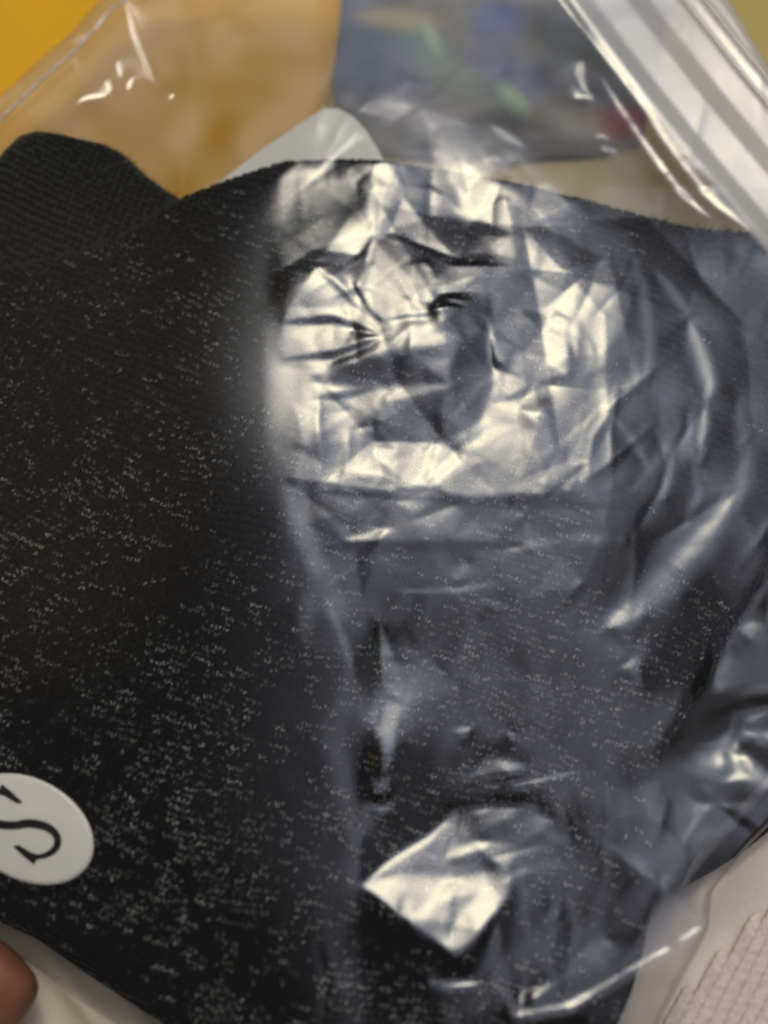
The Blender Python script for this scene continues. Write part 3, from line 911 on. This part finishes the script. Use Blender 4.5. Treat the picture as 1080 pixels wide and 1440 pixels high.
# the plain fold behind is knitted the same way
qf = P(fu, fv, 0.021)
sf_ = film_at(qf[:, 0], qf[:, 1], SDF); sm_ = film_at(qf[:, 0], qf[:, 1], SDM)
kf = (sf_ > 4) & (sm_ < 6)
qf = qf[kf]; af = -a0 + 0.5 + RNG.normal(0, 0.12, kf.sum())
zf_ = film_at(qf[:, 0], qf[:, 1], ZFO)
fx_ = (film_at(qf[:, 0] + eps, qf[:, 1], ZFO) - film_at(qf[:, 0] - eps, qf[:, 1], ZFO)) / (2 * eps)
fy_ = (film_at(qf[:, 0], qf[:, 1] + eps, ZFO) - film_at(qf[:, 0], qf[:, 1] - eps, ZFO)) / (2 * eps)
nf_ = np.stack([-fx_, -fy_, np.ones_like(fx_)], 1); nf_ /= np.linalg.norm(nf_, axis=1, keepdims=True)
e1 = np.stack([np.cos(af), np.sin(af), 0 * af], 1); e1 -= nf_ * (e1 * nf_).sum(1, keepdims=True); e1 /= np.linalg.norm(e1, axis=1, keepdims=True)
e2 = np.cross(nf_, e1); cf = np.stack([qf[:, 0], qf[:, 1], zf_], 1)
for sgn in (-1, 1):
    la = 0.42 * sgn
    v, F = spindles(cf + e1 * (sgn * 0.25 * PW * PXM), e2 * math.cos(la) + e1 * math.sin(la), e1 * math.cos(la) - e2 * math.sin(la), nf_,
                    PH * PXM * 1.35, 0.27 * PW * PXM * RNG.uniform(.8, 1.15, len(cf)), 0.00010)
    VS.append(v); FS.append(F + base_i); base_i += len(v)
o = mesh_obj('knit_stitches', np.concatenate(VS), np.concatenate(FS), M_yarn, gar); o['kind'] = 'stuff'

# pale flecks twisted into the yarn: they come in short runs along the rows
ns_ = smooth_noise((1700, 1400), (150, 60), 21); nl_ = smooth_noise((1700, 1400), (24, 18), 22)
iu = np.clip((su + 150).astype(int), 0, 1399); iv = np.clip((sv + 150).astype(int), 0, 1699)
rot_u = su * math.cos(a0) + sv * math.sin(a0); rot_v = -su * math.sin(a0) + sv * math.cos(a0)
iu2 = np.clip((rot_u + 200).astype(int), 0, 1399); iv2 = np.clip((rot_v + 500).astype(int), 0, 1699)
pf = np.clip(0.80 + 0.75 * ns_[iv2, iu2] + 0.50 * nl_[iv, iu], 0, 1.6)
dens = 0.65 + 0.35 * sstep(0, 260, su)  # fewer flecks towards the left imitate weaker light there
dens *= 1 - 0.97 * sstep(800, 900, su + 0.1 * (sv - 500)) * sstep(900, 780, sv)       # few flecks at upper right, standing in for the film's reflective veil
dens *= 1 - 0.85 * sstep(400, 300, sv) * sstep(320, 200, su)
dens *= 1 + 0.6 * np.exp(-((su - 800) / 120) ** 2 - ((sv - 960) / 150) ** 2)  # denser flecks here, also standing in for brighter light on the knit
dens *= 1 - 0.9 * sstep(310, 260, sv)
dens *= 1 - 0.9 * sstep(1270, 1340, sv - 0.28 * su + 40) * sstep(300, 200, su)
dens *= 1 - 0.8 * sstep(835, 880, su + 0.35 * (sv - 1150)) * sstep(1060, 1120, sv)
VS, FS, TN, base_i = [], [], [], 0
# runs of neighbouring legs along each row
nrow, ncol = len(rows), 2 * len(cols)
run = np.zeros((nrow, ncol)); run_t = np.zeros((nrow, ncol))
for i in range(nrow):
    j = int(RNG.integers(0, 12))
    while j < ncol:
        n_on = 1 + int(RNG.geometric(0.30))
        run[i, j:j + n_on] = RNG.random(); run_t[i, j:j + n_on] = RNG.random()
        j += n_on + 1 + int(RNG.geometric(0.20))
runs = [run[:, 0::2].ravel()[keep_idx], run[:, 1::2].ravel()[keep_idx]]
runt = [run_t[:, 0::2].ravel()[keep_idx], run_t[:, 1::2].ravel()[keep_idx]]
for (c, ax, sd_), rn, rt in zip(legs, runs, runt):
    for rep in range(2):
        if rep == 0:
            pick = (rn > 0) & (rn < np.clip(pf * dens, 0, 1.0)) & (RNG.random(len(c)) < 0.9)
        else:
            pick = RNG.random(len(c)) < 0.45 * pf * dens
        m_ = pick.sum()
        a2 = RNG.normal(0.12, 0.16, m_)[:, None]
        axx = ax[pick] * np.cos(a2) + sd_[pick] * np.sin(a2); sdd = sd_[pick] * np.cos(a2) - ax[pick] * np.sin(a2)
        cc_ = c[pick] + nrm[pick] * 0.00034 + sd_[pick] * RNG.normal(0, 0.00008, m_)[:, None] + ax[pick] * RNG.normal(0, 0.00016, m_)[:, None]
        Lf = RNG.uniform(0.0008, 0.0016, m_)
        v, F = spindles(cc_, axx, sdd, nrm[pick], Lf, RNG.uniform(0.00017, 0.00030, m_), 0.00015)
        tone = np.clip(0.03 + (0.08 + 0.24 * rt[pick] ** 1.2) * RNG.uniform(0.4, 1.2, m_), 0, 0.8) if rep == 0 else 0.012 + 0.12 * RNG.random(m_) ** 2
        warm = RNG.normal(0, 0.04, m_)
        col = np.stack([tone * (1 + warm), tone, tone * (0.95 - warm), np.ones(m_)], 1)
        VS.append(v); FS.append(F + base_i); base_i += len(v); TN.append(np.repeat(col, 10, 0))
o = mesh_obj('yarn_flecks', np.concatenate(VS), np.concatenate(FS), M_fleck, gar, attrs={'tone': ('FLOAT_COLOR', np.concatenate(TN))})
o['kind'] = 'stuff'

# wool fuzz along the outlines
def fuzz(poly, zf, n_per, seed, zref):
    r = np.random.default_rng(seed)
    p = np.array(poly, float); out = []
    for i in range(len(p) - 1):
        a, b = p[i], p[i + 1]
        L = np.hypot(*(b - a)); k = int(L * n_per)
        t = r.random(k)[:, None]
        e = (b - a) / L; nn = np.array([e[1], -e[0]])
        base = a + (b - a) * t - nn * r.uniform(1, 7, k)[:, None]
        tip = base + nn * r.uniform(4, 13, k)[:, None] + e * r.normal(0, 4, k)[:, None]
        out.append(np.concatenate([base, tip], 1))
    o_ = np.concatenate(out)
    A3 = P(o_[:, 0], o_[:, 1], zref); B3 = P(o_[:, 2], o_[:, 3], zref)
    A3[:, 2] += r.uniform(-0.002, 0.0005, len(A3)); B3[:, 2] = A3[:, 2] + r.uniform(-0.0005, 0.0008, len(A3))
    ax = B3 - A3; L = np.linalg.norm(ax, axis=1); ax /= L[:, None]
    up = np.tile([0, 0, 1.0], (len(ax), 1)); sd_ = np.cross(ax, up); sd_ /= np.linalg.norm(sd_, axis=1, keepdims=True)
    return spindles((A3 + B3) / 2, ax, sd_, np.cross(sd_, ax), L, 0.00007, 0.00007)


v1, f1 = fuzz(MAIN[5:20], None, 1.6, 41, 0.0180)
v2, f2 = fuzz(fold_poly[1:12], None, 1.4, 42, 0.0155)
o = mesh_obj('wool_fuzz', np.concatenate([v1, v2]), np.concatenate([f1, f2 + len(v1)]), M_fuzz, gar); o['kind'] = 'stuff'

# ------------------------------------------------------------------ the clear bag
bag = thing('plastic_bag', 'crumpled clear plastic zip bag holding the black garment', 'bag')
hz = np.zeros_like(X)
hz += 0.66 * zipm + 0.16 * sstep(190, 60, V + 0.5 * (U - 100)) * sstep(330, 230, U) + 0.05 * sstep(300, 420, U) * sstep(480, 440, U) * topp
hz += 0.012 * np.clip(smooth_noise(X.shape, (9, 7), 77), 0, 2) * calm_left
vs, F, used = cut_grid(sd_bag, bnx, bny, FILM, edge_z)
o = mesh_obj('front_film', vs, F, M_film, bag, attrs={'haze': ('FLOAT', np.clip(hz, 0, 1)[used])})
# back film: lies on the cloth and rises to the seams
step2 = 5
Xb, Yb = X[::step2, ::step2], Y[::step2, ::step2]
X_, Y_ = X, Y
X, Y = Xb, Yb
sdb = sd_bag[::step2, ::step2]
Zb = 0.0076 + (edge_z[::step2, ::step2] - 0.0080) * np.exp(-np.clip(sdb, 0, None) / 90.0) + 0.0004 * smooth_noise(Xb.shape, (30, 22), 5)
vs, F, _ = cut_grid(sdb, bnx[::step2, ::step2], bny[::step2, ::step2], Zb, edge_z[::step2, ::step2], snap=24)
X, Y = X_, Y_
mesh_obj('back_film', vs, F, M_back, bag, attrs={'haze': ('FLOAT', np.zeros(len(vs)))})


def tube(path, rad, ns=8, seed=0, rough=0.15):
    path = np.asarray(path, float); r = np.random.default_rng(seed)
    # resample
    L = np.concatenate([[0], np.cumsum(np.linalg.norm(np.diff(path, axis=0), axis=1))])
    s = np.arange(0, L[-1], 0.0012)
    p = np.stack([np.interp(s, L, path[:, k]) for k in range(3)], 1)
    tg = np.gradient(p, axis=0); tg /= np.linalg.norm(tg, axis=1, keepdims=True)
    sd_ = np.cross(tg, [0, 0, 1.0]); sd_ /= np.linalg.norm(sd_, axis=1, keepdims=True)
    up = np.cross(sd_, tg)
    a = np.linspace(0, 2 * np.pi, ns, endpoint=False)
    R = rad * (1 + rough * r.standard_normal(len(p)))[:, None, None]
    v = p[:, None] + R * (np.cos(a)[None, :, None] * sd_[:, None] + np.sin(a)[None, :, None] * up[:, None])
    k = np.arange(len(p) * ns).reshape(len(p), ns); kn = np.roll(k, -1, 1)
    F = np.stack([k[:-1].ravel(), kn[:-1].ravel(), kn[1:].ravel(), k[1:].ravel()], 1)
    return v.reshape(-1, 3), F


ed = np.array(BAG[0:9], float)
pp = P(ed[:, 0], ed[:, 1], ZP); pp[:, 2] = 0.0212
pp[:, 2] = np.interp(np.arange(len(pp)), [0, 1, 8], [0.010, 0.0212, 0.0212])
v, F = tube(pp, 0.00065, seed=3)
mesh_obj('side_seam', v, F, M_seam, bag)
# zip closure: two moulded tracks along the strip
for dist_a, rr_ in ((121, 0.00045), (142, 0.0004)):
    l0 = np.array([800 + dist_a / diry + 0.0, 0.0]); pts = [l0 + np.array([dirx, diry]) * t for t in (-110, 0, 100, 200, 300, 330)]
    pts = np.array(pts); p3 = P(pts[:, 0], pts[:, 1], ZP)
    p3 = np.stack([np.interp(np.linspace(0, 5, 40), np.arange(6), p3[:, k]) for k in range(3)], 1)
    p3[:, 2] = film_at(p3[:, 0], p3[:, 1], gblur(FILM, 3)) + 0.0004
    v, F = tube(p3, rr_, seed=5, rough=0.03)
    mesh_obj('zip_track', v, F, M_seam, bag)

# ------------------------------------------------------------------ size sticker on the film
stk = thing('size_sticker', 'oval white sticker with black letter S on the bag at lower left', 'sticker')
FS_ = gblur(FILM, 6)
cx, cy = 39.0, 1166.0
# ellipse through the outline: long axis leans down to the right
A11, A22, A12 = 93.0, 78.0, 0.30


def ell(t, k=1.0):
    return cx + k * (A11 * math.cos(t)), cy + k * (A22 * (math.sin(t) + A12 * math.cos(t)) / math.sqrt(1 + 0 * A12 ** 2) * (1 / math.sqrt(1 + A12 ** 2)))


def conform(u, v, lift):
    p = P(u, v, ZP)
    for _ in range(4):                      # slide along the view ray to the film's height
        z = film_at(p[..., 0], p[..., 1], FS_)
        p = P(u, v, z)
    p[..., 2] += lift
    return p


rings, segs = 14, 64
tt = np.linspace(0, 2 * np.pi, segs, endpoint=False)
vs = [conform(np.array([cx]), np.array([cy]), 0.0008)]
for k in range(1, rings + 1):
    e = np.array([ell(t, k / rings) for t in tt])
    vs.append(conform(e[:, 0], e[:, 1], 0.0008))
e = np.array([ell(t, 1.004) for t in tt]); vs.append(conform(e[:, 0], e[:, 1], 0.0002))
vs = np.concatenate(vs)
F = [(0, 1 + i, 1 + (i + 1) % segs) for i in range(segs)]
for k in range(rings):
    b0 = 1 + k * segs; b1 = b0 + segs
    F += [(b0 + i, b1 + i, b1 + (i + 1) % segs, b0 + (i + 1) % segs) for i in range(segs)]
mesh_obj('sticker_paper', vs, F, M_label, stk)
# the letter: a lying serif S, drawn as a stroke of changing width; the far half mirrors the near one
half = [(27, 1158.0, 11.5), (38, 1157.8, 11.8), (48, 1158.5, 12), (58, 1160, 12), (67, 1163, 11.6), (75, 1167.5, 11), (81, 1174, 10.5), (83.6, 1181, 10.3), (82.5, 1189, 10),
        (78, 1196, 9.2), (70, 1201.5, 8), (61, 1204.5, 7), (52, 1205.5, 6.5)]
c0 = np.array([27.0, 1159.5])
hf = np.array(half)
oth = hf.copy(); oth[:, :2] = 2 * c0 - hf[:, :2]
st = np.concatenate([oth[::-1], hf[1:]])
L = np.concatenate([[0], np.cumsum(np.hypot(*np.diff(st[:, :2], axis=0).T))])
s = np.linspace(0, L[-1], 110)
cu = np.interp(s, L, st[:, 0]); cv = np.interp(s, L, st[:, 1]); cw = np.interp(s, L, st[:, 2])
ker = np.ones(7) / 7
sm = lambda a: np.convolve(np.pad(a, 3, mode='edge'), ker, 'valid')
cu, cv = sm(cu), sm(cv)
tu, tv = np.gradient(cu), np.gradient(cv); ln = np.hypot(tu, tv); tu /= ln; tv /= ln
lu, lv = cu - tv * cw / 2, cv + tu * cw / 2; ru, rv = cu + tv * cw / 2, cv - tu * cw / 2
vu = np.concatenate([lu, ru]); vv = np.concatenate([lv, rv])
m_ = len(s)
F = [(i, i + 1, m_ + i + 1, m_ + i) for i in range(m_ - 1)]
serif = np.array([(20, 1190), (28, 1188.5), (46, 1199.5), (57, 1202), (57, 1208.5), (53, 1209), (49.5, 1216), (37, 1206)], float)
for sf in (serif, 2 * c0 - serif):
    b0 = len(vu); vu = np.concatenate([vu, sf[:, 0]]); vv = np.concatenate([vv, sf[:, 1]])
    F.append(tuple(range(b0, b0 + len(sf))))
vs = conform(vu, vv, 0.00095)
vs[-16:, 2] += 0.00004
o = mesh_obj('letter', vs, F, M_ink, stk, smooth=False)

# ------------------------------------------------------------------ hand: the thumb presses the bag's lower left corner
tip = P(10, 1356, 0.020)
joints = []
edges = []


def J(p, r, link=None):
    joints.append((p, r)); k = len(joints) - 1
    if link is not None: edges.append((link, k))
    return k


T0 = np.array(tip)
B = lambda x, y, z: T0 + np.array([x, y, z])
wrist = J(B(-0.085, -0.125, -0.004), 0.024)
palm0 = J(B(-0.075, -0.095, -0.004), 0.026, wrist)
palm1 = J(B(-0.068, -0.060, -0.006), 0.023, palm0)
th0 = J(B(-0.046, -0.068, 0.001), 0.0155, palm0)
th1 = J(B(-0.027, -0.036, 0.0035), 0.0140, th0)
th2 = J(B(-0.012, -0.014, 0.0025), 0.0130, th1)
th3 = J(B(-0.002, -0.001, 0.0), 0.0128, th2)
th4 = J(B(0.0012, 0.0030, -0.0005), 0.0100, th3)
for k, (ox, ln_) in enumerate(((-0.048, 1.0), (-0.066, 1.08), (-0.083, 1.0), (-0.099, 0.82))):
    kn = J(B(ox, -0.030 - 0.004 * k, -0.004), 0.0102, palm1)
    a = J(B(ox + 0.006, -0.030 + 0.034 * ln_ - 0.004 * k, -0.004), 0.0088, kn)
    b = J(B(ox + 0.014, -0.030 + 0.052 * ln_ - 0.004 * k, -0.0085), 0.0076, a)
    J(B(ox + 0.022, -0.030 + 0.066 * ln_ - 0.004 * k, -0.0105), 0.0066, b)
hand = bpy.data.meshes.new('person')
hand.from_pydata([tuple(map(float, p)) for p, _ in joints], edges, [])
ho = bpy.data.objects.new('person', hand); COL.objects.link(ho)
sk = ho.modifiers.new('skin', 'SKIN'); sk.use_smooth_shade = True
for i, (_, r) in enumerate(joints):
    hand.skin_vertices[0].data[i].radius = (r, r * 0.92)
hand.skin_vertices[0].data[0].use_root = True
ho.modifiers.new('sub', 'SUBSURF').levels = 2
ho.modifiers['sub'].render_levels = 3
hand.materials.append(M_skin)
tag(ho, 'bare hand whose thumb tip presses the lower left corner of the bag', 'person')
# thumb nail
nv, nf = [], []
dth = np.array([0.010, 0.013, 0.0]); dth /= np.linalg.norm(dth); sth = np.array([dth[1], -dth[0], 0])
for i in range(7):
    for j in range(7):
        a = (i / 6 - 0.5) * 2; b = (j / 6 - 0.5) * 2
        wdt = 0.0056 * (1 - 0.12 * max(0, b) ** 2)
        p = B(-0.008, -0.009, 0.0) + dth * (b * 0.006) + sth * (a * wdt) + np.array([0, 0, 0.0122 - 0.0038 * a * a - 0.0008 * b])
        nv.append(p)
nf = [(i * 7 + j, i * 7 + j + 1, i * 7 + j + 8, i * 7 + j + 7) for i in range(6) for j in range(6)]
no_ = mesh_obj('thumb_nail', np.array(nv), nf, M_nail, ho)
